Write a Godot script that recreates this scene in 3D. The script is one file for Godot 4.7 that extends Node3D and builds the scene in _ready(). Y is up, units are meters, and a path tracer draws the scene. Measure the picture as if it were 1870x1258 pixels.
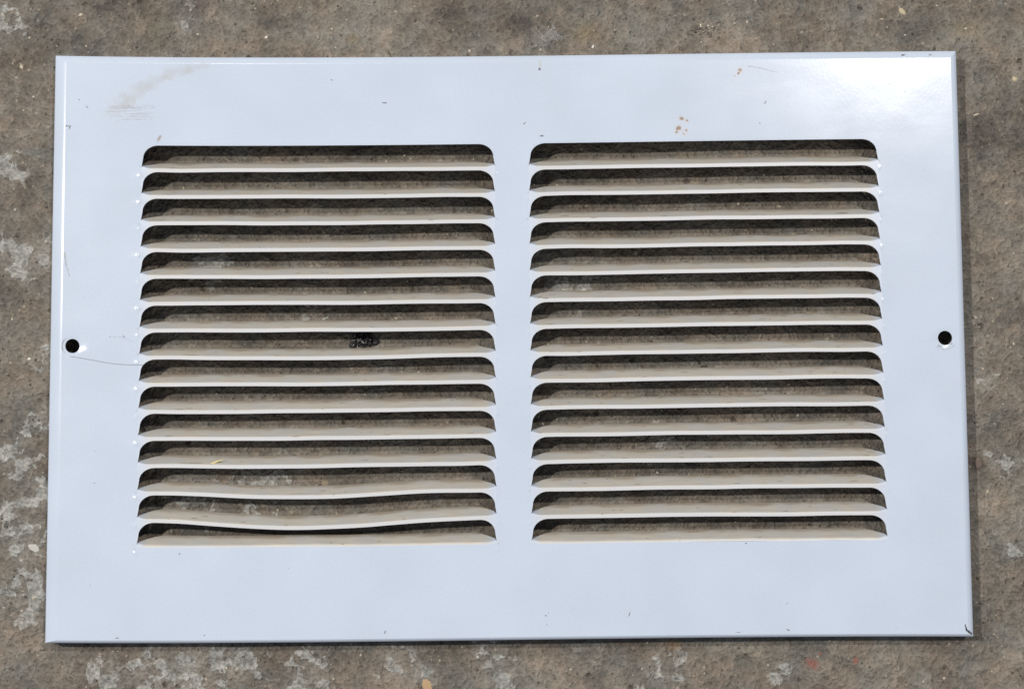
extends Node3D
# A white steel vent grille lying on a worn concrete floor. Lengths in the helpers are millimetres (u to the right,
# v towards the viewer, z up from the plate's face); MM turns them into metres. The floor lies at y = 0.

const MM := 0.001
const FACE := 9.7            # height of the plate's face above the floor
const HALF_U := 150.5
const HALF_V := 96.8
const FIRST := -59.05        # v of the first louvre's corner
const PITCH := 8.89
const SLOT := 7.5            # length of a slot, from its cut edge to the louvre's corner
const BEND := 0.55
const SHEET := 0.55          # thickness of the steel
const ENDS := [[-121.1, -4.0], [7.2, 123.3]]   # the two columns
const HOLES := [[-142.95, 0.25], [143.76, 0.3]]
const HOLE_R := 2.35
const HOLE_BOX := 2.8
const FLOOR_U := 190.0
const FLOOR_V := 130.0
const TEXEL := 0.2

var rng := RandomNumberGenerator.new()
var crown_noise := FastNoiseLite.new()
var floor_low := FastNoiseLite.new()
var floor_mid := FastNoiseLite.new()


func _ready() -> void:
	# ---- camera
	var cam := Camera3D.new()
	cam.name = "camera"
	cam.fov = 21.583
	cam.near = 0.01
	cam.far = 50.0
	cam.transform = Transform3D(Basis(Vector3(0.999967, 0.005207, 0.0062), Vector3(0.005685, 0.093607, -0.995593), Vector3(-0.005765, 0.995596, 0.093574)), Vector3(-2.144, 590.084 + FACE, 56.22) * MM)
	add_child(cam)
	# ---- surroundings and exposure
	var we := WorldEnvironment.new()
	we.name = "surroundings"
	var env := Environment.new()
	env.background_mode = Environment.BG_COLOR
	env.background_color = Color(0.73, 0.765, 0.83)
	env.background_energy_multiplier = 0.27
	env.tonemap_mode = Environment.TONE_MAPPER_LINEAR
	env.tonemap_exposure = 1.06
	env.sdfgi_enabled = true
	env.ssao_enabled = true
	env.ssil_enabled = true
	we.environment = env
	add_child(we)
	# ---- the lamps overhead: one to the left, one beyond and to the right, a weaker one far beyond
	lamp("overhead_lamp_light", Vector3(-1.34, 2.5, -0.48), 4.2, Color(1.0, 0.975, 0.94))
	lamp("overhead_lamp_light", Vector3(0.70, 2.5, -0.86), 2.4, Color(1.0, 0.975, 0.94))
	lamp("overhead_lamp_light", Vector3(-0.50, 2.5, -1.55), 0.8, Color(1.0, 0.975, 0.94))

	rng.seed = 7
	crown_noise.seed = 3
	crown_noise.frequency = 1.0 / 70.0
	floor_low.seed = 11
	floor_low.frequency = 1.0 / 60.0
	floor_low.fractal_octaves = 2
	floor_mid.seed = 12
	floor_mid.frequency = 1.0 / 11.0
	floor_mid.fractal_octaves = 3
	build_floor()
	build_grille()
	build_debris()


func lamp(called: String, at: Vector3, energy: float, color: Color) -> void:
	var l := OmniLight3D.new()
	l.name = called
	l.position = at
	l.light_energy = energy
	l.light_color = color
	l.light_size = 0.06
	l.omni_range = 12.0
	l.omni_attenuation = 2.0
	l.shadow_enabled = true
	add_child(l, true)


# ------------------------------------------------------------------ mesh helpers

func obj(called: String, mesh: Mesh, material: Material, parent: Node3D = self) -> MeshInstance3D:
	var o := MeshInstance3D.new()
	o.name = called
	o.mesh = mesh
	if material:
		o.material_override = material
	parent.add_child(o, true)
	return o


func tag(o: Node3D, label: String, category := "", group := "", kind := "") -> void:
	if label:
		o.set_meta("label", label)
	if category:
		o.set_meta("category", category)
	if group:
		o.set_meta("group", group)
	if kind:
		o.set_meta("kind", kind)


class Shell:
	# collects triangles with positions, normals and texture coordinates
	var p := PackedVector3Array()
	var n := PackedVector3Array()
	var t := PackedVector2Array()
	var c := PackedColorArray()
	var f := PackedInt32Array()

	func grid(rows: Array, uv: Array, holes := PackedByteArray(), upward := true) -> void:
		# rows[i][j]: points; smooth normals within the grid
		var w: int = rows[0].size()
		var first := p.size()
		var nn := PackedVector3Array()
		nn.resize(rows.size() * w)
		var faces := PackedInt32Array()
		for i in rows.size() - 1:
			for j in w - 1:
				var gone := holes.size() > 0 and holes[i * (w - 1) + j] == 1
				var a: Vector3 = rows[i][j]
				var b: Vector3 = rows[i + 1][j]
				var d: Vector3 = rows[i][j + 1]
				var e: Vector3 = rows[i + 1][j + 1]
				var k := (e - a).cross(d - b)
				var at := i * w + j
				for q in [at, at + 1, at + w, at + w + 1]:
					nn[q] += k
				if gone:
					continue
				faces.append_array([first + at, first + at + w, first + at + 1, first + at + 1, first + at + w, first + at + w + 1])
		if upward:
			var high := 0.0
			for q in nn:
				high += q.y
			if high < 0.0:
				for q in nn.size():
					nn[q] = -nn[q]
		for i in rows.size():
			for j in w:
				p.append(rows[i][j])
				t.append(uv[i][j])
				n.append(nn[i * w + j].normalized())
		# turn the faces so that their clockwise side is the one that the normals point to
		var sign := 0.0
		for k in range(0, mini(faces.size(), 3000), 3):
			var u := (p[faces[k + 1]] - p[faces[k]]).cross(p[faces[k + 2]] - p[faces[k]])
			sign += u.normalized().dot(n[faces[k]])
		if sign > 0.0:
			for k in range(0, faces.size(), 3):
				var s := faces[k + 1]
				faces[k + 1] = faces[k + 2]
				faces[k + 2] = s
		f.append_array(faces)

	func mesh() -> ArrayMesh:
		var m := ArrayMesh.new()
		var a := []
		a.resize(Mesh.ARRAY_MAX)
		a[Mesh.ARRAY_VERTEX] = p
		a[Mesh.ARRAY_NORMAL] = n
		a[Mesh.ARRAY_TEX_UV] = t
		if c.size() == p.size() and c.size() > 0:
			a[Mesh.ARRAY_COLOR] = c
		a[Mesh.ARRAY_INDEX] = f
		m.add_surface_from_arrays(Mesh.PRIMITIVE_TRIANGLES, a)
		return m


# ------------------------------------------------------------------ pictures

class Canvas:
	# a colour picture (sRGB, 0..255) with a height beside it, painted in millimetres
	var w: int
	var h: int
	var x0: float
	var y0: float
	var k: float     # pixels per millimetre
	var r := PackedFloat32Array()
	var g := PackedFloat32Array()
	var b := PackedFloat32Array()
	var z := PackedFloat32Array()

	func _init(u0: float, v0: float, u1: float, v1: float, texel: float) -> void:
		k = 1.0 / texel
		w = int(round((u1 - u0) * k))
		h = int(round((v1 - v0) * k))
		x0 = u0
		y0 = v0
		for a in [r, g, b, z]:
			pass
		r.resize(w * h)
		g.resize(w * h)
		b.resize(w * h)
		z.resize(w * h)

	func spot(u: float, v: float, ru: float, rv: float, turn: float, color: Color, alpha: float, dz := 0.0, soft := 0.5, ragged: FastNoiseLite = null) -> void:
		var big := maxf(ru, rv) * 1.3 + 0.1
		var ca := cos(turn)
		var sa := sin(turn)
		for y in range(maxi(0, int((v - big - y0) * k)), mini(h, int((v + big - y0) * k) + 2)):
			for x in range(maxi(0, int((u - big - x0) * k)), mini(w, int((u + big - x0) * k) + 2)):
				var du := (x + 0.5) / k + x0 - u
				var dv := (y + 0.5) / k + y0 - v
				var a := (du * ca + dv * sa) / ru
				var d := (-du * sa + dv * ca) / rv
				var e := sqrt(a * a + d * d)
				if ragged:
					e += 0.55 * ragged.get_noise_2d(u * 7.0 + du * 1.0, v * 7.0 + dv)
				var s := smoothstep(1.0, 1.0 - soft, e)
				if s <= 0.0:
					continue
				var i := y * w + x
				var q := s * alpha
				r[i] += (color.r * 255.0 - r[i]) * q
				g[i] += (color.g * 255.0 - g[i]) * q
				b[i] += (color.b * 255.0 - b[i]) * q
				z[i] += dz * s

	func stroke(points: Array, width0: float, width1: float, color: Color, alpha: float, soft := 0.6, ragged: FastNoiseLite = null) -> void:
		for s in points.size() - 1:
			var a: Vector2 = points[s]
			var e: Vector2 = points[s + 1]
			var lo := Vector2(minf(a.x, e.x), minf(a.y, e.y)) - Vector2.ONE * (maxf(width0, width1) + 0.2)
			var hi := Vector2(maxf(a.x, e.x), maxf(a.y, e.y)) + Vector2.ONE * (maxf(width0, width1) + 0.2)
			var along := e - a
			for y in range(maxi(0, int((lo.y - y0) * k)), mini(h, int((hi.y - y0) * k) + 2)):
				for x in range(maxi(0, int((lo.x - x0) * k)), mini(w, int((hi.x - x0) * k) + 2)):
					var q := Vector2((x + 0.5) / k + x0, (y + 0.5) / k + y0)
					var m := clampf((q - a).dot(along) / maxf(along.length_squared(), 1e-6), 0.0, 1.0)
					if (m <= 0.0 and s > 0) or (m >= 1.0 and s < points.size() - 2):
						if (q - a - along * m).length() > lerpf(width0, width1, (s + m) / (points.size() - 1)) * 0.5:
							continue
					var wide := lerpf(width0, width1, (s + m) / (points.size() - 1)) * 0.5
					var d := (q - a - along * m).length() / maxf(wide, 1e-3)
					if ragged:
						d += 0.6 * ragged.get_noise_2d(q.x, q.y)
					var on := smoothstep(1.0, 1.0 - soft, d) * alpha
					if on <= 0.0:
						continue
					var i := y * w + x
					r[i] += (color.r * 255.0 - r[i]) * on
					g[i] += (color.g * 255.0 - g[i]) * on
					b[i] += (color.b * 255.0 - b[i]) * on

	func color_texture() -> ImageTexture:
		var d := PackedByteArray()
		d.resize(w * h * 3)
		for i in w * h:
			d[i * 3] = clampi(int(r[i]), 0, 255)
			d[i * 3 + 1] = clampi(int(g[i]), 0, 255)
			d[i * 3 + 2] = clampi(int(b[i]), 0, 255)
		return ImageTexture.create_from_image(Image.create_from_data(w, h, false, Image.FORMAT_RGB8, d))

	func height_texture() -> ImageTexture:
		return ImageTexture.create_from_image(Image.create_from_data(w, h, false, Image.FORMAT_RF, z.to_byte_array()))


func noise(seed_: int, wave: float, octaves: int, kind := FastNoiseLite.FRACTAL_FBM) -> FastNoiseLite:
	var n := FastNoiseLite.new()
	n.seed = seed_
	n.frequency = 1.0 / wave
	n.fractal_type = kind
	n.fractal_octaves = octaves
	n.noise_type = FastNoiseLite.TYPE_SIMPLEX_SMOOTH
	return n


# ------------------------------------------------------------------ the floor

func floor_height(u: float, v: float) -> float:
	return floor_low.get_noise_2d(u, v) * 0.7 + floor_mid.get_noise_2d(u, v) * 0.35


func rgb(r: float, g: float, b: float) -> Color:
	return Color(r / 255.0, g / 255.0, b / 255.0)


func blobs(list: Array, w: int, h: int) -> PackedByteArray:
	# where on the floor a kind of patch is found: soft discs [u, v, radius], on a coarse grid blown up to the canvas
	var cw := int(FLOOR_U)
	var ch := int(FLOOR_V)
	var small := PackedByteArray()
	small.resize(cw * ch)
	for y in ch:
		for x in cw:
			var u := (x + 0.5) * 2.0 - FLOOR_U
			var v := (y + 0.5) * 2.0 - FLOOR_V
			var s := 0.0
			for q in list:
				var d: float = (u - q[0]) * (u - q[0]) + (v - q[1]) * (v - q[1])
				if d < q[2] * q[2] * 6.0:
					s = maxf(s, exp(-d / (q[2] * q[2])))
			small[y * cw + x] = int(s * 255.0)
	var im := Image.create_from_data(cw, ch, false, Image.FORMAT_L8, small)
	im.resize(w, h, Image.INTERPOLATE_BILINEAR)
	return im.get_data()


func floor_picture() -> Canvas:
	var cv := Canvas.new(-FLOOR_U, -FLOOR_V, FLOOR_U, FLOOR_V, TEXEL)
	var tone := noise(21, 45.0, 3)
	var mottle := noise(22, 9.0, 4)
	var grain := noise(23, 1.6, 3)
	var ridge := noise(24, 7.5, 4, FastNoiseLite.FRACTAL_RIDGED)
	var warp := noise(25, 6.0, 3)
	var island := noise(26, 8.5, 5)
	var crumb := noise(28, 3.6, 3)
	var cells := noise(29, 2.6, 1)
	cells.noise_type = FastNoiseLite.TYPE_CELLULAR
	cells.cellular_return_type = FastNoiseLite.RETURN_DISTANCE2_SUB
	var hue := noise(27, 20.0, 3)
	var pale := blobs([
		[-163.5, 38, 7], [-157, 49, 7], [-164, 57, 8], [-159, 64, 7], [-161, 82, 8], [-162, -27, 5], [-156, -30, 5], [-168, -32, 5], [-154, 3, 4], [-157, 25, 4], [-169, -60, 6],
		[-133, 107, 7], [-118, 109, 8], [-106, 107, 6], [-92, 105, 10], [-66, 108, 7], [-38, 105, 5], [-29, 108, 5], [-9, 100, 4], [-5, 110, 7], [48, 110, 5], [56, 106, 4],
		[160, 13, 3], [163, 40, 4], [166, 70, 3], [-108, -110, 5], [-170, -110, 6], [14, -104, 4], [-80, 46, 9], [-104, 52, 8], [-62, -11, 5], [20, -19, 7], [50, 34, 6], [-100, -27, 6], [90, 108, 4]], cv.w, cv.h)
	var dark := blobs([[-106, -117, 6], [-80, -111, 4], [-143, -102, 6], [27, 111, 4], [161, -72, 8], [5, -108, 5], [170, -9, 5], [-48, -2, 5], [-132, -117, 6], [60, -80, 12], [140, -60, 10], [-20, -112, 5], [156, 41, 3]], cv.w, cv.h)
	for y in cv.h:
		var v := (y + 0.5) * TEXEL - FLOOR_V
		for x in cv.w:
			var u := (x + 0.5) * TEXEL - FLOOR_U
			var i := y * cv.w + x
			var m := mottle.get_noise_2d(u, v)
			var q := grain.get_noise_2d(u, v)
			var wa := warp.get_noise_2d(u, v)
			var rd := ridge.get_noise_2d(u + wa * 3.0, v - wa * 3.0)
			var cr_ := crumb.get_noise_2d(u + wa, v)
			var ce := cells.get_noise_2d(u + wa * 2.0 + m, v + cr_)
			var s := 1.0 + 0.2 * tone.get_noise_2d(u, v) + 0.15 * m + 0.12 * q + 0.14 * cr_ + 0.06 * rd + rng.randf_range(-0.03, 0.03)
			if ce < -0.93:
				s *= 1.0 - 0.4 * (-0.93 - ce) / 0.07 * maxf(0.0, 0.25 + cr_)
			var gr := clampf(0.42 + 0.9 * hue.get_noise_2d(u, v) + 0.3 * wa, 0.0, 1.0)
			var cr := lerpf(130.0, 121.0, gr) * s
			var cg := lerpf(120.0, 119.0, gr) * s
			var cb := lerpf(109.0, 113.0, gr) * s
			var up := m * 0.22 + q * 0.17 + cr_ * 0.26 + rd * 0.16 + 0.1 * smoothstep(-1.0, -0.8, ce)
			var dk: float = dark[i] / 255.0
			if dk > 0.02:
				var on := smoothstep(0.25, 0.75, dk + 0.5 * wa)
				cr = lerpf(cr, 88.0 * s, on * 0.5)
				cg = lerpf(cg, 84.0 * s, on * 0.5)
				cb = lerpf(cb, 82.0 * s, on * 0.5)
			var pl: float = pale[i] / 255.0
			var isl := island.get_noise_2d(u + wa * 2.5, v + m * 2.0)
			var p := smoothstep(0.0, 0.03, 1.35 * isl + 0.62 * pl + 0.25 * cr_ - 0.5) * smoothstep(0.02, 0.25, pl)
			var rim := p * (1.0 - smoothstep(0.0, 0.16, 1.35 * isl + 0.62 * pl + 0.25 * cr_ - 0.5))
			var haze := smoothstep(0.05, 0.8, pl) * 0.3
			p = maxf(p, haze)
			if p > 0.0:
				var l := 0.95 + 0.22 * q + 0.14 * m + 0.2 * cr_ + 0.16 * rim
				cr = lerpf(cr, 168.0 * l, p * 0.9)
				cg = lerpf(cg, 168.0 * l, p * 0.9)
				cb = lerpf(cb, 164.0 * l, p * 0.9)
				up += 0.10 * p + 0.08 * rim
			cv.r[i] = cr
			cv.g[i] = cg
			cv.b[i] = cb
			cv.z[i] = up
	var rough := noise(31, 0.9, 2)
	# stones of the aggregate that show through, rubbed flat
	for n in 420:
		var k := rng.randf_range(0.75, 1.25)
		var s := rng.randf_range(0.7, 2.6)
		cv.spot(rng.randf_range(-FLOOR_U, FLOOR_U), rng.randf_range(-FLOOR_V, FLOOR_V), s, s * rng.randf_range(0.5, 1.0), rng.randf() * 3.1, rgb(124 * k, 114 * k, 102 * k), 0.4, rng.randf_range(-0.16, 0.14), 0.35, rough)
	for n in 3200:
		var k := rng.randf_range(0.85, 1.18)
		var s := rng.randf_range(0.3, 0.9)
		cv.spot(rng.randf_range(-FLOOR_U, FLOOR_U), rng.randf_range(-FLOOR_V, FLOOR_V), s, s * rng.randf_range(0.4, 0.9), rng.randf() * 3.1, rgb(126 * k, 116 * k, 104 * k), 0.35, rng.randf_range(0.02, 0.2), 0.6, rough)
	# scuffs and fibres trodden in
	for n in 900:
		var s := rng.randf_range(0.5, 1.8)
		var k := rng.randf_range(0.8, 1.35)
		cv.spot(rng.randf_range(-FLOOR_U, FLOOR_U), rng.randf_range(-FLOOR_V, FLOOR_V), s, rng.randf_range(0.14, 0.3), rng.randf() * 3.1, rgb(128 * k, 117 * k, 101 * k), 0.55, rng.randf_range(-0.05, 0.06), 0.8, rough)
	# pits
	for n in 2600:
		var s := rng.randf_range(0.15, 0.5) * (1.0 + (1.3 if rng.randf() < 0.08 else 0.0))
		cv.spot(rng.randf_range(-FLOOR_U, FLOOR_U), rng.randf_range(-FLOOR_V, FLOOR_V), s * 1.3, s, rng.randf() * 3.1, rgb(62, 55, 49), rng.randf_range(0.25, 0.75), -0.3 * s, 0.7, rough)
	# pale grains set in the surface
	for n in 2000:
		var s := rng.randf_range(0.12, 0.42) * (1.0 + (0.8 if rng.randf() < 0.06 else 0.0))
		var k := rng.randf_range(0.75, 1.1)
		cv.spot(rng.randf_range(-FLOOR_U, FLOOR_U), rng.randf_range(-FLOOR_V, FLOOR_V), s * 1.4, s, rng.randf() * 3.1, rgb(200 * k, 188 * k, 166 * k), rng.randf_range(0.5, 1.0), 0.15 * s, 0.45, rough)
	# marks that stand in one place: red paint, an orange stain, a round hollow, yellowish mortar, purple-grey stones
	cv.spot(99.3, 105.6, 3.4, 2.2, 0.5, rgb(176, 92, 80), 0.55, 0.0, 0.9, rough)
	cv.spot(102.0, 102.4, 0.8, 0.4, 0.9, rgb(190, 88, 72), 0.7, 0.0, 0.8, rough)
	cv.spot(113.7, 104.7, 1.3, 1.7, 0.1, rgb(176, 98, 84), 0.55, 0.0, 0.8, rough)
	cv.spot(54.0, 99.0, 3.6, 3.4, 0.0, rgb(160, 124, 88), 0.45, 0.0, 0.9, rough)
	cv.spot(77.0, 105.4, 4.6, 3.6, 0.3, rgb(112, 110, 102), 0.7, -0.7, 0.75)
	cv.spot(-52.0, -104.5, 4.0, 3.0, 0.0, rgb(140, 126, 98), 0.5, 0.05, 0.9, rough)
	cv.spot(60.0, -66.0, 8.0, 6.0, 0.0, rgb(134, 124, 98), 0.4, 0.0, 0.9, rough)
	cv.spot(27.0, -106.0, 7.0, 5.0, 0.0, rgb(142, 128, 100), 0.5, 0.06, 0.9, rough)
	cv.spot(156.0, -107.0, 9.0, 5.0, 0.2, rgb(146, 134, 112), 0.5, 0.06, 0.9, rough)
	cv.spot(13.0, -104.3, 7.5, 3.4, -0.25, rgb(128, 124, 120), 0.6, 0.18, 0.4, rough)
	cv.spot(-117.0, -107.5, 4.0, 6.5, 0.3, rgb(124, 122, 108), 0.6, 0.2, 0.3, rough)
	cv.spot(-146.0, -78.0, 4.0, 2.0, 0.2, rgb(128, 112, 96), 0.6, -0.2, 0.6, rough)
	cv.spot(-151.0, -44.0, 3.0, 4.0, 0.2, rgb(150, 134, 116), 0.6, 0.1, 0.8, rough)
	cv.spot(-160.0, -66.0, 5.0, 3.0, 0.0, rgb(120, 124, 124), 0.6, 0.1, 0.9, rough)
	cv.stroke([Vector2(-40.0, -100.0), Vector2(-37.5, -95.0)], 1.2, 0.3, rgb(80, 70, 62), 0.7, 0.8, rough)
	return cv


func build_floor() -> void:
	var cv := floor_picture()
	var near := StandardMaterial3D.new()
	near.resource_name = "worn concrete"
	near.albedo_texture = cv.color_texture()
	near.roughness = 0.82
	near.metallic_specular = 0.35
	near.heightmap_enabled = true
	near.heightmap_texture = cv.height_texture()
	near.heightmap_scale = 0.15          # the height picture is in millimetres
	near.albedo_color = Color(1.0, 1.0, 1.0)
	# the floor round the picture, in a coarser grain
	var far_cv := Canvas.new(-300, -300, 300, 300, 1.0)
	var t1 := noise(22, 9.0, 4)
	var t2 := noise(21, 45.0, 3)
	for y in far_cv.h:
		for x in far_cv.w:
			var s := 1.0 + 0.18 * t1.get_noise_2d(x, y) + 0.1 * t2.get_noise_2d(x, y) + rng.randf_range(-0.09, 0.09)
			far_cv.r[y * far_cv.w + x] = 126 * s
			far_cv.g[y * far_cv.w + x] = 118 * s
			far_cv.b[y * far_cv.w + x] = 107 * s
	var far := StandardMaterial3D.new()
	far.resource_name = "worn concrete farther off"
	far.albedo_texture = far_cv.color_texture()
	far.roughness = 0.85
	far.metallic_specular = 0.35
	far.albedo_color = near.albedo_color
	var m := ArrayMesh.new()
	for part in 2:
		var us := PackedFloat32Array()
		var vs := PackedFloat32Array()
		var step := 1.0 if part == 0 else 10.0
		var wide := FLOOR_U if part == 0 else 900.0
		var deep := FLOOR_V if part == 0 else 900.0
		for k in int(2.0 * wide / step) + 1:
			us.append(-wide + k * step)
		for k in int(2.0 * deep / step) + 1:
			vs.append(-deep + k * step)
		var rows := []
		var uv := []
		for u in us:
			var a := PackedVector3Array()
			var b := PackedVector2Array()
			for v in vs:
				a.append(Vector3(u, floor_height(u, v), v) * MM)
				b.append(Vector2((u + FLOOR_U) / (2.0 * FLOOR_U), (v + FLOOR_V) / (2.0 * FLOOR_V)) if part == 0 else Vector2(u, v) / 600.0)
			rows.append(a)
			uv.append(b)
		var s := Shell.new()
		if part == 0:
			s.grid(rows, uv)
		else:
			var holes := PackedByteArray()
			for i in us.size() - 1:
				for j in vs.size() - 1:
					holes.append(1 if absf(us[i] + 5.0) < FLOOR_U and absf(vs[j] + 5.0) < FLOOR_V else 0)
			s.grid(rows, uv, holes)
		var a := s.mesh().surface_get_arrays(0)
		m.add_surface_from_arrays(Mesh.PRIMITIVE_TRIANGLES, a)
	m.surface_set_material(0, near)
	m.surface_set_material(1, far)
	var o := obj("concrete_floor", m, null)
	tag(o, "worn brown-grey concrete floor with pits and pale flaking patches", "", "", "structure")


# ------------------------------------------------------------------ the grille

func slot_end(t: float) -> float:
	# how far below its top edge a slot's outline lies, t from the slot's end: an upright side, then a rounded corner
	if t <= 0.55:
		return lerpf(SLOT, 4.3, maxf(t, 0.0) / 0.55)
	if t >= 5.5:
		return 0.0
	var x := (5.5 - t) / 4.95
	return 4.3 * (1.0 - sqrt(maxf(0.0, 1.0 - x * x)))


func lie(u: float, v: float) -> float:
	# the sheet is a little out of true: how far a point has moved towards the viewer
	var a := u / 150.0
	var b := v / 96.6
	return 0.069 - 1.379 * a - 0.361 * b - 0.487 * a * a + 0.018 * a * b + 0.231 * b * b + 0.427 * a * a * b + 0.446 * a * b * b + 0.891 * a * a * a


func face_z(u: float, v: float) -> float:
	# height of the plate's face over its nominal plane: the sheet is faintly wavy, and
	# small bulges stand where the louvres were pressed, and the screw holes are slightly dished
	var z := crown_noise.get_noise_2d(u, v) * 0.06
	for col in 2:
		for e in 2:
			var du: float = u - ENDS[col][e] + (0.25 if e == 0 else -0.1)
			if absf(du) < 1.8:
				var k := roundf((v - FIRST - 2.35) / PITCH)
				if k >= 0.0 and k <= 14.0:
					var dv := v - (FIRST + 2.35 + k * PITCH)
					z += (0.7 + 0.35 * sin(k * 2.7 + e * 1.9 + col * 4.1)) * (0.22 if col == 0 and e == 0 else 0.1) * exp(-(du * du + dv * dv) / (0.75 if col == 0 and e == 0 else 0.42))
	for q in HOLES:
		var d := Vector2(u - q[0], v - q[1]).length()
		if d < 5.0:
			z -= 0.13 * exp(-pow((d - HOLE_R) / 0.75, 2.0))
	return z


func at(u: float, v: float, z: float) -> Vector3:
	return Vector3(u, FACE + z, v + lie(u, v)) * MM


func plate_uv(u: float, v: float) -> Vector2:
	return Vector2((u + HALF_U) / (2.0 * HALF_U), (v + HALF_V) / (2.0 * HALF_V))


func face_normal(u: float, v: float) -> Vector3:
	var e := 0.05
	return Vector3(face_z(u - e, v) - face_z(u + e, v), 2.0 * e, face_z(u, v - e) - face_z(u, v + e)).normalized()


func plate_picture() -> Array:
	var cv := Canvas.new(-HALF_U, -HALF_V, HALF_U, HALF_V, 2.0 * HALF_U / 2000.0)
	var cloud := noise(41, 40.0, 3)
	var fine := noise(42, 0.9, 2)
	var peel := noise(45, 1.7, 2)
	for y in cv.h:
		var v := (y + 0.5) / cv.k - HALF_V
		for x in cv.w:
			var u := (x + 0.5) / cv.k - HALF_U
			var s := 1.0 + 0.02 * cloud.get_noise_2d(u, v) + 0.016 * fine.get_noise_2d(u, v)
			var i := y * cv.w + x
			cv.r[i] = 209.5 * s
			cv.g[i] = 221.6 * s
			cv.b[i] = 239.5 * s
			cv.z[i] = peel.get_noise_2d(u, v) * 0.0014 + fine.get_noise_2d(u, v) * 0.0003
	var rag := noise(43, 0.8, 2)
	var rag2 := noise(44, 3.0, 3)
	var dirt := rgb(186, 180, 166)
	# the curved smear in the far left corner, and the fine scratches below it
	cv.stroke([Vector2(-100.0, -94.0), Vector2(-106.0, -92.3), Vector2(-113.0, -90.3), Vector2(-120.5, -86.3), Vector2(-126.0, -81.6), Vector2(-130.0, -78.2)], 3.2, 9.0, rgb(190, 191, 188), 0.24, 0.98, rag2)
	for n in 26:
		var u := rng.randf_range(-134.0, -122.0)
		var v := rng.randf_range(-80.0, -75.2)
		cv.stroke([Vector2(u, v), Vector2(u + rng.randf_range(4, 13), v + rng.randf_range(-0.5, 0.3))], 0.22, 0.1, rgb(160, 158, 156), rng.randf_range(0.2, 0.5), 0.9, rag)
	cv.spot(-115.3, -69.0, 0.7, 1.7, 0.6, rgb(150, 134, 118), 0.6, 0.0, 0.8, rag)
	# rust coming through on the far band
	for q in [[58.1, -74.2, 1.1, 0.8, 104], [60.0, -73.6, 0.8, 0.5, 130], [57.0, -70.9, 1.1, 1.5, 112], [56.4, -69.6, 0.6, 0.6, 100], [59.6, -70.2, 0.7, 0.6, 150], [58.8, -69.0, 0.8, 0.3, 160], [77.9, -90.6, 1.1, 0.8, 110], [77.3, -89.5, 0.6, 1.0, 90], [76.0, -88.6, 0.35, 0.3, 130]]:
		cv.spot(q[0], q[1], q[2] * 1.6, q[3] * 1.6, 0.6, rgb(222, 210, 204), 0.6, 0.0, 0.9, rag)
		cv.spot(q[0], q[1], q[2] * 0.8, q[3] * 0.8, 0.8, rgb(q[4] + 25, q[4] * 0.85 + 20, q[4] * 0.72 + 20), 0.7, 0.0, 0.6, rag)
		cv.spot(q[0] + 0.15, q[1] + 0.15, q[2] * 0.35, q[3] * 0.35, 0.2, rgb(196, 160, 126), 0.7, 0.0, 0.6, rag)
	cv.stroke([Vector2(80.4, -91.9), Vector2(84.5, -91.2), Vector2(90.3, -89.6)], 0.5, 0.25, rgb(150, 154, 160), 0.55, 0.8, rag)
	# nicks through the paint and bits of dirt
	for q in [[-40.6, -80.8, 1.0, 0.25, 0.1], [5.9, -73.4, 0.2, 0.8, 0.7], [11.7, -69.0, 0.9, 0.3, 0.05], [11.0, -91.8, 0.5, 0.5, 0.0], [86.1, -79.5, 0.25, 0.8, 0.5], [84.1, -72.3, 0.25, 0.25, 0.0], [127.6, -85.3, 0.2, 0.3, 0.0], [132.6, -82.6, 0.18, 0.2, 0.0], [-142.1, -81.7, 0.2, 0.2, 0.0], [-139.4, -79.3, 0.7, 0.14, 0.7], [-145.7, -72.8, 1.3, 0.2, 0.2], [-145.0, -72.2, 0.2, 1.0, 0.4], [-40.3, 93.4, 0.18, 0.95, 0.3], [38.8, 88.8, 0.16, 1.1, 0.35], [11.7, 89.0, 0.22, 0.3, 0.0], [12.6, 88.2, 0.15, 0.2, 0.0], [77.0, 66.6, 0.35, 0.3, 0.0], [-126.9, 95.0, 0.9, 0.2, 0.0], [-58.2, -88.7, 0.6, 0.14, 0.2], [-126.1, -3.0, 0.4, 0.2, 0.4], [-130.6, -2.9, 0.25, 0.2, 0.0], [57.9, -1.9, 0.2, 0.2, 0.0], [-98.7, 94.2, 0.3, 0.2, 0.0], [74.2, 95.0, 1.2, 0.12, -0.1], [90.1, 94.4, 0.9, 0.2, 0.3], [-107.0, 68.0, 0.2, 0.3, 0.0], [-136.0, 78.0, 0.2, 0.25, 0.0], [8.0, -28.0, 0.3, 0.6, -0.5], [-135.0, 45.0, 0.2, 0.2, 0.0], [132.4, -95.2, 1.2, 0.35, -0.3], [141.5, -95.2, 0.8, 0.25, 0.0], [12.0, 92.0, 0.2, 0.2, 0.0], [90.0, 86.0, 0.2, 0.2, 0.0]]:
		cv.spot(q[0], q[1], q[2], q[3], q[4], rgb(78, 74, 74), 0.8, 0.0, 0.7, rag)
	cv.stroke([Vector2(-145.9, -30.5), Vector2(-145.4, -26.5), Vector2(-144.2, -22.8)], 0.9, 0.3, rgb(170, 168, 166), 0.7, 0.9, rag)
	cv.stroke([Vector2(-130.0, -2.9), Vector2(-126.6, -2.6), Vector2(-122.6, -1.3)], 0.2, 0.1, rgb(130, 134, 142), 0.5, 0.9)
	cv.stroke([Vector2(147.6, 92.9), Vector2(148.0, 94.6), Vector2(149.6, 95.7)], 0.35, 0.9, rgb(56, 54, 56), 0.85, 0.5, rag)
	cv.stroke([Vector2(11.2, -94.9), Vector2(11.3, -92.4)], 1.1, 1.3, rgb(205, 205, 198), 0.6, 0.9, rag)
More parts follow.
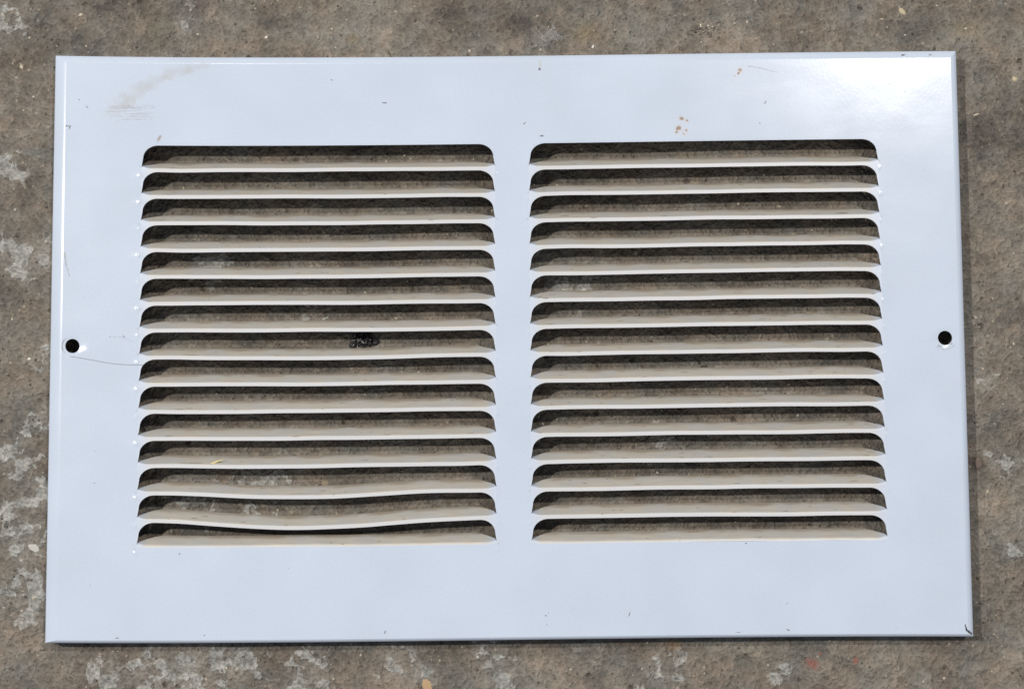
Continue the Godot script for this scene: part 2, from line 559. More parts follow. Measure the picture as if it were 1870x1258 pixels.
	for n in 70:
		var s := rng.randf_range(0.08, 0.2)
		cv.spot(rng.randf_range(-147, 147), rng.randf_range(-94, 94), s, s * rng.randf_range(0.6, 1.6), 0.0, rgb(128, 126, 128), rng.randf_range(0.2, 0.7), 0.0, 0.8)
	for n in 60:
		var u := rng.randf_range(95, 148)
		var v := rng.randf_range(-92, -52)
		var a := rng.randf_range(-0.5, 0.9)
		var l := rng.randf_range(0.8, 4.0)
		cv.stroke([Vector2(u, v), Vector2(u + l * cos(a), v + l * sin(a))], 0.16, 0.08, rgb(196, 200, 206), rng.randf_range(0.2, 0.55), 0.9)
	for n in 160:
		var u := rng.randf_range(-148, 146)
		var v := rng.randf_range(-94, 94)
		var a := rng.randf_range(-0.3, 0.4)
		var l := rng.randf_range(1.0, 6.0)
		cv.stroke([Vector2(u, v), Vector2(u + l * cos(a), v + l * sin(a))], 0.14, 0.08, rgb(196, 200, 206), rng.randf_range(0.08, 0.3), 0.9)
	# bare metal worn by the screw heads
	for a in 12:
		var q := -1.0 + a * 0.17
		cv.spot(HOLES[0][0] - 3.35 * cos(q), HOLES[0][1] + 3.2 * sin(q), 0.3, 0.35, 0.0, rgb(122, 120, 124), 0.75 * sin(PI * (a + 0.5) / 12.0), 0.0, 0.8, rag)
		q = 0.62 + a * 0.15
		cv.spot(HOLES[1][0] + 3.1 * cos(q) - 0.3, HOLES[1][1] + 3.1 * sin(q), 0.35, 0.2, 0.0, rgb(108, 106, 116), 0.7, 0.0, 0.8, rag)
		cv.spot(HOLES[1][0] + 3.8 * cos(q) - 0.2, HOLES[1][1] + 3.85 * sin(q), 0.3, 0.16, 0.0, rgb(124, 122, 132), 0.6, 0.0, 0.8, rag)
	# dirt in the pressed corners of the louvres
	for col in 2:
		for e in 2:
			for k in 15:
				if rng.randf() < 0.5:
					cv.spot(ENDS[col][e] + rng.randf_range(-0.6, 0.6), FIRST + k * PITCH + rng.randf_range(-0.3, 1.2), 0.5, 0.35, 0.4, rgb(176, 170, 160), 0.45, 0.0, 0.9, rag)
	return [cv.color_texture(), cv.height_texture()]


func gloss_picture() -> ImageTexture:
	# how dull the paint is from place to place: handling has left faint films and wiped streaks
	var film := noise(46, 30.0, 4)
	var wiped := noise(47, 14.0, 3)
	var w := 1000
	var h := 644
	var d := PackedByteArray()
	d.resize(w * h)
	for y in h:
		for x in w:
			var u := x * 0.3
			var v := y * 0.3
			var q := 0.16 + 0.035 * film.get_noise_2d(u, v) + 0.05 * maxf(0.0, wiped.get_noise_2d(u * 0.35 + v * 0.2, v * 1.4))
			d[y * w + x] = clampi(int(q * 255.0), 20, 255)
	return ImageTexture.create_from_image(Image.create_from_data(w, h, false, Image.FORMAT_L8, d))


const ROW := 36      # rows of the louvre picture per louvre

func louvre_picture() -> ImageTexture:
	# one band for each of the 15 rows of louvres, from the cut edge (0) to the tongue's tip (1); dust lies on the tongues
	var w := 2000
	var h := ROW * 16
	var d := PackedByteArray()
	d.resize(w * h * 3)
	var streak := noise(51, 5.0, 4)
	var blot := noise(52, 14.0, 3)
	var speck := noise(53, 0.6, 2)
	for y in h:
		var k := y / ROW
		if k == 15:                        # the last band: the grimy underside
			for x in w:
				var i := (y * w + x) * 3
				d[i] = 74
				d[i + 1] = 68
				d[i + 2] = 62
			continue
		var a := -0.9 + 9.2 * ((y % ROW) + 0.5) / ROW      # millimetres past the bend's start
		for x in w:
			var u := (x + 0.5) * 0.15 - 150.0
			var t := 1e3
			for c in ENDS:
				t = minf(t, minf(absf(u - c[0]), absf(u - c[1])))
			var st := streak.get_noise_2d(u * 0.5, a * 2.6 + k * 40.0)
			var bl := blot.get_noise_2d(u, k * 60.0 + a)
			var dust := smoothstep(-0.1, 0.8, a + 0.2 * bl) * smoothstep(0.2, 4.5, t)
			dust *= clampf(0.95 + 0.25 * bl + 0.2 * st, 0.7, 1.0)
			var thin := 0.7 * smoothstep(0.5, 5.0, t)
			var s := 1.0 + 0.055 * st + 0.03 * speck.get_noise_2d(u, a + k * 30.0)
			var warm := clampf(0.5 + 1.4 * bl, 0.0, 1.0)
			var cr := lerpf(211.0, 220.0, thin)
			var cg := lerpf(222.0, 219.0, thin)
			var cb := lerpf(239.0, 217.0, thin)
			cr = lerpf(cr, lerpf(215.0, 220.0, warm) * s, dust)
			cg = lerpf(cg, lerpf(214.0, 214.0, warm) * s, dust)
			cb = lerpf(cb, lerpf(209.0, 203.0, warm) * s, dust)
			# darker grime along the tip
			var grime := smoothstep(5.0, 8.0, a + 1.5 * bl + 1.2 * st) * 0.24 * smoothstep(1.0, 6.0, t)
			cr *= 1.0 - grime * 0.8
			cg *= 1.0 - grime * 0.9
			cb *= 1.0 - grime
			var i := (y * w + x) * 3
			d[i] = clampi(int(cr), 0, 255)
			d[i + 1] = clampi(int(cg), 0, 255)
			d[i + 2] = clampi(int(cb), 0, 255)
	var im := Image.create_from_data(w, h, false, Image.FORMAT_RGB8, d)
	# scattered marks: [u, row, millimetres past the bend, length, thickness, colour]
	var marks := [[-88.0, 11, 1.2, 6.0, 0.8, rgb(216, 202, 130)], [-104.0, 11, 1.6, 9.0, 0.3, rgb(96, 84, 66)], [-96.0, 11, 2.6, 3.5, 0.5, rgb(90, 80, 60)], [-115.0, 8, 0.9, 4.0, 0.8, rgb(214, 204, 130)], [-111.0, 10, 1.0, 3.5, 0.4, rgb(80, 74, 66)], [-104.0, 7, 1.3, 6.0, 0.4, rgb(96, 88, 78)], [-112.0, 1, 1.2, 3.0, 0.4, rgb(100, 92, 82)], [111.0, 2, 2.2, 5.0, 1.6, rgb(146, 124, 104)], [114.0, 9, 1.0, 3.0, 0.7, rgb(126, 116, 100)], [14.0, 9, 2.0, 1.4, 0.5, rgb(84, 74, 62)], [20.0, 9, 3.0, 1.4, 0.5, rgb(96, 84, 70)], [117.0, 11, 1.4, 3.0, 0.6, rgb(120, 112, 100)], [113.0, 12, 2.4, 3.0, 0.7, rgb(126, 118, 106)], [70.0, 7, 2.0, 3.0, 0.8, rgb(186, 172, 140)], [-66.0, 12, 1.6, 13.0, 1.0, rgb(176, 158, 128)], [-104.0, 12, 3.4, 2.0, 0.8, rgb(190, 150, 134)], [19.0, 2, 3.0, 4.0, 1.2, rgb(160, 140, 122)]]
	for n in 420:
		marks.append([rng.randf_range(-118, 121), rng.randi_range(0, 14), rng.randf_range(0.4, 8.0), rng.randf_range(0.3, 3.2), rng.randf_range(0.3, 0.7), rgb(120, 108, 92) if rng.randf() < 0.7 else rgb(222, 214, 196)])
	for q in marks:
		var cx := int((q[0] + 150.0) / 0.15)
		var cy: int = int(q[1] * ROW + (q[2] + 0.9) / 9.2 * ROW)
		var rx := maxi(1, int(q[3] / 0.3))
		var ry: int = maxi(1, int(q[4] * ROW / 18.4))
		for y in range(-ry, ry + 1):
			for x in range(-rx, rx + 1):
				var e := float(x * x) / (rx * rx) + float(y * y) / (ry * ry) + 0.7 * speck.get_noise_2d(x * 0.2 + cx, y * 0.6 + cy)
				if e < 1.0 and cx + x >= 0 and cx + x < w and cy + y >= 0 and cy + y < h:
					im.set_pixel(cx + x, cy + y, im.get_pixel(cx + x, cy + y).lerp(q[5], 0.75 * smoothstep(1.0, 0.4, e)))
	return ImageTexture.create_from_image(im)


func curve_at(points: Array, u: float) -> float:
	# a smooth curve through [u, value] points
	if u <= points[0][0] or u >= points[-1][0]:
		return 0.0
	for i in points.size() - 1:
		if u <= points[i + 1][0]:
			var x: float = (u - points[i][0]) / (points[i + 1][0] - points[i][0])
			var before: float = points[maxi(i - 1, 0)][1]
			var after: float = points[mini(i + 2, points.size() - 1)][1]
			return cubic_interpolate(points[i][1], points[i + 1][1], before, after, x)
	return 0.0


func column_us(c: Array) -> PackedFloat32Array:
	var near := [0.0, 0.12, 0.25, 0.4, 0.55, 0.553, 0.57, 0.61, 0.68, 0.8, 1.0, 1.25, 1.6, 2.05, 2.6, 3.2, 3.9, 4.7, 5.5, 6.4, 7.4, 8.5]
	var us := PackedFloat32Array()
	for q in near:
		us.append(c[0] + q)
	var inner: float = c[1] - c[0] - 17.0
	for k in range(1, 40):
		us.append(c[0] + 8.5 + inner * k / 40.0)
	for k in range(near.size() - 1, -1, -1):
		us.append(c[1] - near[k])
	return us


func shell_rows(s: Shell, rows: Array, uv: Array, edges: Array, grimy := false) -> void:
	# a sheet of steel: its face, its back, and the cut edges j = 0 and j = last where asked
	s.grid(rows, uv)
	var first: int = s.p.size() - rows.size() * rows[0].size()
	var back := []
	var w: int = rows[0].size()
	for i in rows.size():
		var b := PackedVector3Array()
		for j in w:
			b.append(rows[i][j] - s.n[first + i * w + j] * SHEET * MM)
		back.append(b)
	var mark := s.f.size()
	var from := s.p.size()
	s.grid(back, uv)
	for k in range(from, s.p.size()):
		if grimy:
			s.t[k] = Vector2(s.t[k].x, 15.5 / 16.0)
		s.n[k] = -s.n[k]
	for k in range(mark, s.f.size(), 3):
		var q := s.f[k + 1]
		s.f[k + 1] = s.f[k + 2]
		s.f[k + 2] = q
	for j in edges:
		var rim := []
		var rim_uv := []
		for i in rows.size():
			var top: Vector3 = rows[i][j]
			var low: Vector3 = back[i][j]
			rim.append(PackedVector3Array([low, top] if j == 0 else [top, low]))
			rim_uv.append([uv[i][j], uv[i][j]])
		from = s.p.size()
		mark = s.f.size()
		s.grid(rim, rim_uv, PackedByteArray(), false)
		# the rim looks away from the sheet
		var out: Vector3 = rows[rows.size() / 2][j] - rows[rows.size() / 2][1 if j == 0 else w - 2]
		if s.n[from + rows.size()].dot(out) < 0.0:
			for k in range(from, s.p.size()):
				s.n[k] = -s.n[k]
			for k in range(mark, s.f.size(), 3):
				var q := s.f[k + 1]
				s.f[k + 1] = s.f[k + 2]
				s.f[k + 2] = q


func louvre(col: int, k: int, sag: Array) -> ArrayMesh:
	var c: Array = ENDS[col]
	var us := column_us(c)
	var bend_r := 0.6 if k < 14 else 1.1
	var most := deg_to_rad(65.0 + rng.randf_range(-1.8, 1.8))
	var wave := noise(61, 60.0, 2)
	var normals := {}
	var rows := []
	var uv := []
	for u in us:
		var t := minf(u - c[0], c[1] - u)
		var theta := most
		var f := slot_end(t)
		var lead := BEND * smoothstep(0.0, 3.0, t)      # the bend begins a little before the corner
		var start := FIRST + k * PITCH + lead
		var a0 := -(PITCH - SLOT - lead + f) if k < 14 else -(BEND - lead)
		var a1 := lead + maxf(0.0, SLOT - f - 2.3 * (1.0 - smoothstep(1.0, 8.5, t)) * smoothstep(0.0, 1.0, t))   # the tongue narrows towards its ends
		var shift := (curve_at(sag, u) if sag else 0.0) + 0.26 * wave.get_noise_2d(u, k * 50.0 + col * 900.0) * smoothstep(4.0, 14.0, t)
		var line := PackedVector3Array()
		var luv := PackedVector2Array()
		var arc := bend_r * theta
		var steps := []
		for q in 7:
			steps.append(a0 * (1.0 - q / 6.0) - 0.0005 * (6 - q))
		for q in range(1, 9):
			steps.append(minf(arc, a1) * q / 8.0)
		for q in range(1, 6):
			steps.append(lerpf(minf(arc, a1), a1, q / 5.0) + 0.0004 * q)
		for a in steps:
			var v: float = start - a
			var z := 0.0
			if a > 0.0:
				if a <= arc:
					v = start - bend_r * sin(a / bend_r)
					z = -bend_r * (1.0 - cos(a / bend_r))
				else:
					var rest: float = a - arc
					v = start - bend_r * sin(theta) - rest * cos(theta)
					z = -bend_r * (1.0 - cos(theta)) - rest * sin(theta)
			if a <= 0.0 and shift == 0.0:
				normals[rows.size() * 20 + line.size()] = face_normal(u, v)
			line.append(at(u, v + shift, face_z(u, minf(start - a, start + 99.0)) + z - 0.18 * shift))
			luv.append(Vector2((u + 150.0) / 300.0, (k + clampf((a + 0.9) / 9.2, 0.02, 0.98)) / 16.0))
		rows.append(line)
		uv.append(luv)
	var s := Shell.new()
	shell_rows(s, rows, uv, [0, rows[0].size() - 1] if k < 14 else [rows[0].size() - 1], true)
	for q in normals:
		s.n[q] = normals[q]
	return s.mesh()


func lines(from: float, to: float, step: float, keys: Array) -> PackedFloat32Array:
	# grid lines no farther apart than step, through all the keys
	var all := [from, to]
	for q in keys:
		if q > from and q < to:
			all.append(q)
	all.sort()
	var out := PackedFloat32Array()
	for i in all.size() - 1:
		var gap: float = all[i + 1] - all[i]
		if gap < 1e-4:
			continue
		var n := maxi(1, int(ceil(gap / step)))
		for q in n:
			out.append(all[i] + gap * q / n)
	out.append(to)
	return out


# insets of the rolled edge at its inner line, left, far, right and near side
const ROLL := [4.2, 2.7, 2.2, 1.1]

func build_grille() -> void:
	var root := Node3D.new()
	root.name = "vent_grille"
	add_child(root)
	tag(root, "white painted steel vent grille with two columns of louvres and a bent lower left", "vent grille")
	var paint := StandardMaterial3D.new()
	paint.resource_name = "glossy white paint"
	var pictures := plate_picture()
	paint.albedo_texture = pictures[0]
	paint.heightmap_enabled = true        # the orange-peel of sprayed paint, in millimetres
	paint.heightmap_texture = pictures[1]
	paint.heightmap_scale = 0.1
	paint.roughness = 1.0
	paint.roughness_texture = gloss_picture()
	paint.metallic_specular = 0.34
	var dusty := StandardMaterial3D.new()
	dusty.resource_name = "dusty white paint"
	dusty.albedo_texture = louvre_picture()
	dusty.roughness = 0.34
	dusty.metallic_specular = 0.45

	# ---- the face
	var top := FIRST - SLOT - 1.2        # the windows begin a little before the first slot's cut edge
	var low := FIRST + 14.0 * PITCH + BEND
	var ku := []
	for c in ENDS:
		for e in c:
			for q in [-1.6, -1.1, -0.8, -0.55, -0.3, 0.0, 0.3, 0.55, 0.8, 1.1, 1.6]:
				ku.append(e + q)
	var kv := [top, low]
	for q in HOLES:
		ku.append_array([q[0] - HOLE_BOX, q[0] + HOLE_BOX])
		kv.append_array([q[1] - HOLE_BOX, q[1] + HOLE_BOX])
	var us := lines(-HALF_U + ROLL[0], HALF_U - ROLL[2], 4.0, ku)
	var vs := lines(-HALF_V + ROLL[1], HALF_V - ROLL[3], 0.5, kv)
	var rows := []
	var uv := []
	for u in us:
		var a := PackedVector3Array()
		var b := PackedVector2Array()
		for v in vs:
			a.append(at(u, v, face_z(u, v)))
			b.append(plate_uv(u, v))
		rows.append(a)
		uv.append(b)
	var holes := PackedByteArray()
	for i in us.size() - 1:
		for j in vs.size() - 1:
			var u := (us[i] + us[i + 1]) / 2.0
			var v := (vs[j] + vs[j + 1]) / 2.0
			var gone := 0
			for c in ENDS:
				if u > c[0] and u < c[1] and v > top and v < low:
					gone = 1
			for q in HOLES:
				if absf(u - q[0]) < HOLE_BOX and absf(v - q[1]) < HOLE_BOX:
					gone = 1
			holes.append(gone)
	var s := Shell.new()
	s.grid(rows, uv, holes)
	for i in us.size():
		for j in vs.size():
			s.n[i * vs.size() + j] = face_normal(us[i], vs[j])
	for c in ENDS:                       # the cut edge over the first slot
		rows = []
		uv = []
		for u in column_us(c):
			var f := slot_end(minf(u - c[0], c[1] - u))
			var a := PackedVector3Array()
			var b := PackedVector2Array()
			for q in 6:
				var v := lerpf(top, FIRST - SLOT + f, q / 5.0)
				a.append(at(u, v, face_z(u, v)))
				b.append(plate_uv(u, v))
			rows.append(a)
			uv.append(b)
		var mark := s.p.size()
		shell_rows(s, rows, uv, [5])
		for k in rows.size() * 6:
			var q := s.t[mark + k]
			s.n[mark + k] = face_normal((q.x - 0.5) * 2.0 * HALF_U, (q.y - 0.5) * 2.0 * HALF_V)
	obj("face_plate", s.mesh(), paint, root)
	# the back of the face, dark with grime
	us = lines(-HALF_U + ROLL[0], HALF_U - ROLL[2], 12.0, [ENDS[0][0], ENDS[0][1], ENDS[1][0], ENDS[1][1], HOLES[0][0] - 2.2, HOLES[0][0] + 2.2, HOLES[1][0] - 2.2, HOLES[1][0] + 2.2])
	vs = lines(-HALF_V + ROLL[1], HALF_V - ROLL[3], 12.0, [top, low, HOLES[0][1] - 2.2, HOLES[0][1] + 2.2])
	rows = []
	uv = []
	holes = PackedByteArray()
	for i in us.size():
		var a := PackedVector3Array()
		var b := PackedVector2Array()
		for j in vs.size():
			a.append(at(us[i], vs[j], -SHEET))
			b.append(plate_uv(us[i], vs[j]))
			if i < us.size() - 1 and j < vs.size() - 1:
				var u := (us[i] + us[i + 1]) / 2.0
				var v := (vs[j] + vs[j + 1]) / 2.0
				var gone := 0
				for c in ENDS:
					if u > c[0] and u < c[1] and v > top and v < low:
						gone = 1
				for q in HOLES:
					if absf(u - q[0]) < 2.2 and absf(v - q[1]) < 2.2:
						gone = 1
				holes.append(gone)
		rows.append(a)
		uv.append(b)
	var under := Shell.new()
	under.grid(rows, uv, holes)
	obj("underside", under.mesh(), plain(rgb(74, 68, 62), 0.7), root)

	# ---- the rolled edge, a strip along each side, mitred at the corners
	# [share of the inset, slope there in degrees]
	var slopes := [[1.0, 0.0], [0.95, 4.0], [0.88, 7.5], [0.8, 9.5], [0.72, 10.8], [0.64, 11.8], [0.56, 13.0], [0.48, 15.0], [0.42, 18.0], [0.34, 21.0], [0.2, 23.0], [0.1, 30.0], [0.05, 48.0], [0.018, 65.0], [0.0, 80.0]]
	var prof := [[1.0, 0.0]]
	for i in range(1, slopes.size()):
		prof.append([slopes[i][0], prof[-1][1] - (slopes[i - 1][0] - slopes[i][0]) * ROLL[0] * tan(deg_to_rad((slopes[i - 1][1] + slopes[i][1]) / 2.0))])
	prof.append([0.0, -2.4])
	prof.append([0.0, -5.0])
	prof.append([0.0, -9.2])
	for side in 4:
		rows = []
		uv = []
		var n := 60
		for i in n + 1:
			var a := PackedVector3Array()
			var b := PackedVector2Array()
			for q in prof:
				var l: float = -HALF_U + ROLL[0] * q[0]
				var r: float = HALF_U - ROLL[2] * q[0]
				var f: float = -HALF_V + ROLL[1] * q[0]
				var g: float = HALF_V - ROLL[3] * q[0]
				var u: float = [l, lerpf(l, r, float(i) / n), r, lerpf(l, r, float(i) / n)][side]
				var v: float = [lerpf(f, g, float(i) / n), f, lerpf(f, g, float(i) / n), g][side]
				a.append(at(u, v, face_z(u, v) + q[1]))
				b.append(plate_uv(u, v))
			rows.append(a)
			uv.append(b)
		var e := Shell.new()
		e.grid(rows, uv)
		var middle: Vector3 = e.n[(n / 2) * prof.size()]
		if middle.y < 0.0:
			for k in e.n.size():
				e.n[k] = -e.n[k]
			for k in range(0, e.f.size(), 3):
				var q := e.f[k + 1]
				e.f[k + 1] = e.f[k + 2]
				e.f[k + 2] = q
		obj("rolled_edge", e.mesh(), paint, root)

	# ---- the plate round each screw hole
	for q in HOLES:
		rows = []
		uv = []
		var n := 64
		for i in n + 1:
			var ang := TAU * i / n
			var dir := Vector2(cos(ang), sin(ang))
			var far := HOLE_BOX / maxf(absf(dir.x), absf(dir.y))
			var a := PackedVector3Array()
			var b := PackedVector2Array()
			for j in 12:
				var r := lerpf(far, HOLE_R, j / 11.0)
				a.append(at(q[0] + dir.x * r, q[1] + dir.y * r, face_z(q[0] + dir.x * r, q[1] + dir.y * r)))
				b.append(plate_uv(q[0] + dir.x * r, q[1] + dir.y * r))
			rows.append(a)
			uv.append(b)
		var e := Shell.new()
		shell_rows(e, rows, uv, [11])
		for k in rows.size() * 12:
			var w := e.t[k]
			e.n[k] = face_normal((w.x - 0.5) * 2.0 * HALF_U, (w.y - 0.5) * 2.0 * HALF_V)
		obj("screw_hole", e.mesh(), paint, root)

	# ---- the louvres, each bent on its own
	var sags := {
		13: [[-121.1, 0.0], [-112.0, 0.15], [-96.0, 1.3], [-80.0, 2.25], [-66.0, 2.45], [-52.0, 2.1], [-40.0, 1.45], [-23.0, 0.4], [-9.0, 0.0], [-4.0, 0.0]],
		12: [[-121.1, 0.0], [-112.0, 0.0], [-104.0, 0.35], [-90.0, 1.0], [-78.0, 1.4], [-58.0, 1.4], [-44.0, 0.85], [-28.0, 0.2], [-9.0, 0.0], [-4.0, 0.0]],
		11: [[-121.1, 0.0], [-110.0, 0.0], [-80.0, 0.3], [-55.0, 0.2], [-30.0, 0.0], [-4.0, 0.0]],
		7: [[-121.1, 0.0], [-112.0, 0.05], [-91.0, 0.42], [-60.0, 0.5], [-35.0, 0.15], [-14.0, 0.0], [-4.0, 0.0]],
		8: [[-121.1, 0.0], [-100.0, 0.1], [-60.0, 0.2], [-20.0, 0.0], [-4.0, 0.0]]}
	for col in 2:
		for k in 15:
			var o := obj("louvre", louvre(col, k, sags[k] if col == 0 and sags.has(k) else []), dusty, root)
			if col == 0 and k == 13:
				tag(o, "louvre bent far down, almost closing the lowest slot of the left column")
			elif col == 0 and k == 12:
				tag(o, "louvre bent down above the most bent one in the left column")
			elif col == 0 and k == 7:
				tag(o, "slightly sagging louvre under the black dirt clump in the left column")


# ------------------------------------------------------------------ small things lying about

func chip_mesh(size: Vector3, seed_: int, sides := 7) -> ArrayMesh:
	# a broken bit of stone: an uneven ring with a bevelled top
	var r := RandomNumberGenerator.new()
	r.seed = seed_
	var ring := []
	for i in sides:
		var a := TAU * (i + r.randf_range(-0.3, 0.3)) / sides
		var k := r.randf_range(0.72, 1.05)
		ring.append(Vector2(cos(a), sin(a)) * k)
	var st := SurfaceTool.new()
	st.begin(Mesh.PRIMITIVE_TRIANGLES)
	st.set_smooth_group(-1)
	var levels := [[1.0, -0.3], [1.0, 0.25], [0.8, 0.75], [0.45, 1.0]]
	var tilt := Vector2(r.randf_range(-0.25, 0.25), r.randf_range(-0.25, 0.25))
	var pts := []
	for l in levels:
		var line := []
		for q in ring:
			var h: float = l[1] + (q.dot(tilt) * 0.6 if l[1] > 0.2 else 0.0) + (r.randf_range(-0.08, 0.08) if l[1] > 0.2 else 0.0)
			line.append(Vector3(q.x * l[0] * size.x, h * size.y, q.y * l[0] * size.z) * MM)
		pts.append(line)
	for l in levels.size() - 1:
		for i in sides:
			var j := (i + 1) % sides
			for q in [pts[l][i], pts[l + 1][i], pts[l][j], pts[l][j], pts[l + 1][i], pts[l + 1][j]]:
				st.add_vertex(q)
	var mid := Vector3.ZERO
	for q in pts[-1]:
		mid += q / sides
	for i in sides:
		for q in [pts[-1][i], mid, pts[-1][(i + 1) % sides]]:
			st.add_vertex(q)
	st.generate_normals()
	return st.commit()


func plain(color: Color, rough := 0.8, metal := 0.0) -> StandardMaterial3D:
	var m := StandardMaterial3D.new()
	m.albedo_color = color
	m.roughness = rough
	m.metallic = metal
	return m


func on_floor(u: float, v: float, lift := 0.0) -> Vector3:
	return Vector3(u, floor_height(u, v) + lift, v) * MM


func build_debris() -> void:
	# ---- stones and chips one can tell apart
	var chips := [
		["stone_chip", -27.1, 112.0, Vector3(2.0, 0.35, 3.4), 0.5, rgb(190, 160, 124), "tan wedge-shaped stone chip at the near edge, left of centre", "stone chip"],
		["stone_chip", 134.8, -113.0, Vector3(1.3, 0.6, 1.7), 0.5, rgb(196, 184, 156), "cream oblong stone chip beyond the grille's far right corner", "stone chip"],
		["stone_chip", 172.3, -89.6, Vector3(1.05, 0.5, 1.1), 0.0, rgb(206, 190, 158), "round cream pebble at the right edge near the far corner", "stone chip"],
		["wood_sliver", 158.8, -77.2, Vector3(1.5, 0.3, 0.32), 0.25, rgb(222, 208, 184), "short pale wood sliver on the floor right of the grille's blank corner", "sliver"],
		["stone_chip", -81.3, -105.0, Vector3(0.8, 0.5, 0.6), 0.5, rgb(236, 230, 216), "white grain of stone beyond the far edge of the left column", "stone chip"],
		["stone_chip", 29.4, -101.4, Vector3(0.45, 0.4, 0.85), -0.5, rgb(240, 236, 224), "white rice-shaped grain beyond the far edge, just right of centre", "stone chip"],
		["stone_chip", -159.6, 3.8, Vector3(0.85, 0.4, 0.6), 0.2, rgb(226, 224, 216), "white pebble on the floor left of the left screw hole", "stone chip"],
		["stone_chip", -144.3, -113.2, Vector3(1.0, 0.4, 0.6), 0.4, rgb(214, 204, 184), "pale curved chip beyond the grille's far left corner", "stone chip"],
		["stone_chip", -61.0, 45.7, Vector3(1.4, 0.4, 1.2), 0.1, rgb(150, 138, 118), "tan pebble seen through a lower slot of the left column", "stone chip"],
		["stone_chip", 156.0, 40.4, Vector3(2.0, 0.7, 2.5), 0.3, rgb(112, 98, 88), "dark brown three-sided stone right of the grille, low on the right", "stone chip"],
		["stone_chip", 160.5, -2.0, Vector3(1.1, 0.5, 0.9), 0.7, rgb(150, 144, 134), "grey stone set in the floor right of the right screw hole", "stone chip"],
		["paint_flake", -156.9, 66.3, Vector3(2.2, 0.25, 1.5), -0.6, rgb(196, 196, 190), "pale grey paint flake with a sharp edge left of the grille's lower left", "paint flake"],
		["stone_chip", 66.0, -108.4, Vector3(0.7, 0.5, 0.7), 0.3, rgb(232, 224, 206), "roundest white grain of the small white cluster beyond the far edge", "stone chip"],
	]
	var seed_ := 100
	for q in chips:
		seed_ += 1
		var o := obj(q[0], chip_mesh(q[3], seed_), plain(q[5], 0.75))
		o.position = on_floor(q[1], q[2], -0.12)
		o.rotation.y = q[4]
		tag(o, q[6], q[7])

	# ---- the black clump of dirt and shavings under the left column
	var root := Node3D.new()
	root.name = "dirt_clump"
	root.position = on_floor(-48.4, -1.6, 0.0)
	add_child(root)
	tag(root, "black clump of dirt with bright metal shavings under the left column's middle louvres", "dirt clump")
	var lump := SurfaceTool.new()
	lump.begin(Mesh.PRIMITIVE_TRIANGLES)
	for n in 26:
		var m := chip_mesh(Vector3(rng.randf_range(0.8, 1.9), rng.randf_range(0.5, 1.4), rng.randf_range(0.8, 1.6)), 300 + n, 6)
		lump.append_from(m, 0, Transform3D(Basis(Vector3.UP, rng.randf() * TAU), Vector3(rng.randfn(0.0, 1.7), rng.randf_range(-0.1, 0.9), rng.randfn(0.0, 1.2)) * MM))
	obj("dirt", lump.commit(), plain(rgb(34, 33, 38), 0.5), root)
	for n in 14:
		var o := obj("shaving", curl_mesh(rng.randf_range(0.25, 0.55), rng.randf_range(0.8, 2.4), 0.26), plain(rgb(206, 204, 202), 0.3, 0.7), root)
		o.position = Vector3(rng.randfn(0.0, 2.4), rng.randf_range(1.0, 2.1), rng.randfn(0.0, 1.4)) * MM
		o.rotation = Vector3(rng.randf_range(-0.6, 0.6), rng.randf() * TAU, rng.randf_range(-0.6, 0.6))

	# ---- loose shavings and grit, too many and too small to count
	var spots := [[-64.3, -9.6, 2.2], [-55.4, -10.6, 1.6], [49.2, 34.1, 4.0], [18.8, -19.4, 4.5], [-15.9, -36.6, 1.2], [65.5, -107.6, 2.4], [68.5, -105.8, 3.0], [-164.0, 78.0, 3.0], [-5.0, 110.0, 4.0], [48.0, 110.0, 3.0], [-86.0, 112.0, 3.0]]
	var where := []
	var tint := []
	for q in spots:
		for n in int(q[2] * 7.0):
			where.append(Vector2(q[0] + rng.randfn(0.0, q[2] * 0.6), q[1] + rng.randfn(0.0, q[2] * 0.45)))
	scatter("metal_shavings", curl_mesh(0.5, 2.6, 0.14), where, 0.35, 0.9, [Color(0.62, 0.61, 0.58), Color(0.46, 0.45, 0.43), Color(0.72, 0.7, 0.66)], "tiny pale shavings and splinters strewn in clusters over the floor", 0.25)
	where = []
	for n in 4200:
		where.append(Vector2(rng.randf_range(-182, 182), rng.randf_range(-124, 122)))
	for n in 120:
		where.append(Vector2(68.0 + rng.randfn(0.0, 3.0), -107.0 + rng.randfn(0.0, 1.6)))
	for n in 90:
		where.append(Vector2(49.0 + rng.randfn(0.0, 6.0), 34.0 + rng.randfn(0.0, 2.0)))
	scatter("floor_grit", chip_mesh(Vector3(0.4, 0.28, 0.32), 77, 6), where, 0.35, 1.8, [Color(0.55, 0.5, 0.41), Color(0.36, 0.31, 0.25), Color(0.24, 0.205, 0.17), Color(0.21, 0.18, 0.15), Color(0.19, 0.16, 0.13), Color(0.17, 0.15, 0.125), Color(0.15, 0.13, 0.11), Color(0.1, 0.09, 0.08)], "fine sand and grit scattered over the concrete floor", 0.0)

	# ---- the hair across the left band, and the splinter on a louvre
	var pts := PackedVector3Array()
	for k in 25:
		var x := k / 24.0
		var u := lerpf(-143.6, -119.6, x)
		var v := lerpf(3.7, 6.5, x) + 0.55 * sin(PI * x) - 0.15 * sin(7.0 * x)
		pts.append(at(u, v, face_z(u, v) + 0.06))
	var hair := obj("hair", tube_mesh(pts, 0.055 * MM, 5), plain(rgb(74, 72, 78), 0.5))
	tag(hair, "thin dark hair lying from the left screw hole to the left column", "hair")
	pts = PackedVector3Array()
	for k in 9:
		var x := k / 8.0
		pts.append(at(lerpf(-98.4, -93.0, x), lerpf(38.7, 37.2, x) + 0.2, lerpf(-1.5, -0.55, x)))
	var sliver := obj("wood_splinter", tube_mesh(pts, 0.3 * MM, 6, true), plain(rgb(228, 214, 160), 0.7))
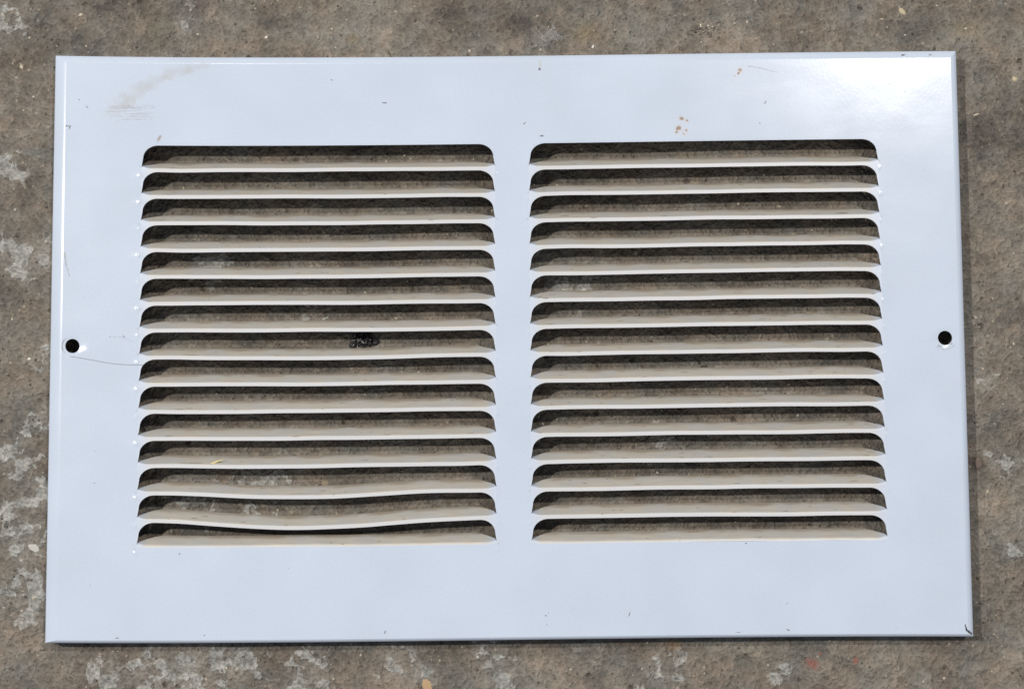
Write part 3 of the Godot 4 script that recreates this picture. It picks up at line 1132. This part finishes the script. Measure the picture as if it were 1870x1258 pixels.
	tag(sliver, "pale yellow wood splinter lying on a lower louvre of the left column", "splinter")


func tube_mesh(pts: PackedVector3Array, r: float, sides: int, taper := false) -> ArrayMesh:
	var rows := []
	var uv := []
	for i in pts.size():
		var dir := (pts[mini(i + 1, pts.size() - 1)] - pts[maxi(i - 1, 0)]).normalized()
		var side := dir.cross(Vector3.UP).normalized()
		var up := side.cross(dir)
		var k := 1.0
		if taper:
			k = 0.08 + sin(PI * clampf(i / float(pts.size() - 1), 0.02, 0.98))
		var a := PackedVector3Array()
		var b := PackedVector2Array()
		for j in sides + 1:
			var q := TAU * j / sides
			a.append(pts[i] + (side * cos(q) + up * sin(q)) * r * k)
			b.append(Vector2(i, j))
		rows.append(a)
		uv.append(b)
	var s := Shell.new()
	s.grid(rows, uv, PackedByteArray(), false)
	# normals point away from the middle line
	if s.n[sides + 1].dot(s.p[sides + 1] - pts[1]) < 0.0:
		for k in s.n.size():
			s.n[k] = -s.n[k]
		for k in range(0, s.f.size(), 3):
			var q := s.f[k + 1]
			s.f[k + 1] = s.f[k + 2]
			s.f[k + 2] = q
	return s.mesh()


func curl_mesh(r: float, turn: float, thick: float) -> ArrayMesh:
	var pts := PackedVector3Array()
	for k in 9:
		var a := turn * k / 8.0
		pts.append(Vector3(cos(a) * r, 0.12 * a, sin(a) * r) * MM)
	return tube_mesh(pts, thick * 0.5 * MM, 4, true)


func scatter(called: String, mesh: Mesh, where: Array, least: float, most: float, tints: Array, label: String, tip: float) -> void:
	var m := MultiMesh.new()
	m.transform_format = MultiMesh.TRANSFORM_3D
	m.use_colors = true
	m.mesh = mesh
	m.instance_count = where.size()
	for i in where.size():
		var s := least + (most - least) * pow(rng.randf(), 2.5)
		var b := Basis.from_euler(Vector3(rng.randf_range(-tip, tip), rng.randf() * TAU, rng.randf_range(-tip, tip))).scaled(Vector3.ONE * s)
		m.set_instance_transform(i, Transform3D(b, on_floor(where[i].x, where[i].y, 0.1 if tip > 0.0 else 0.02)))
		m.set_instance_color(i, tints[rng.randi() % tints.size()])
	var o := MultiMeshInstance3D.new()
	o.name = called
	o.multimesh = m
	var mat := StandardMaterial3D.new()
	mat.vertex_color_use_as_albedo = true
	mat.roughness = 0.6
	o.material_override = mat
	add_child(o)
	tag(o, label, "", "", "stuff")
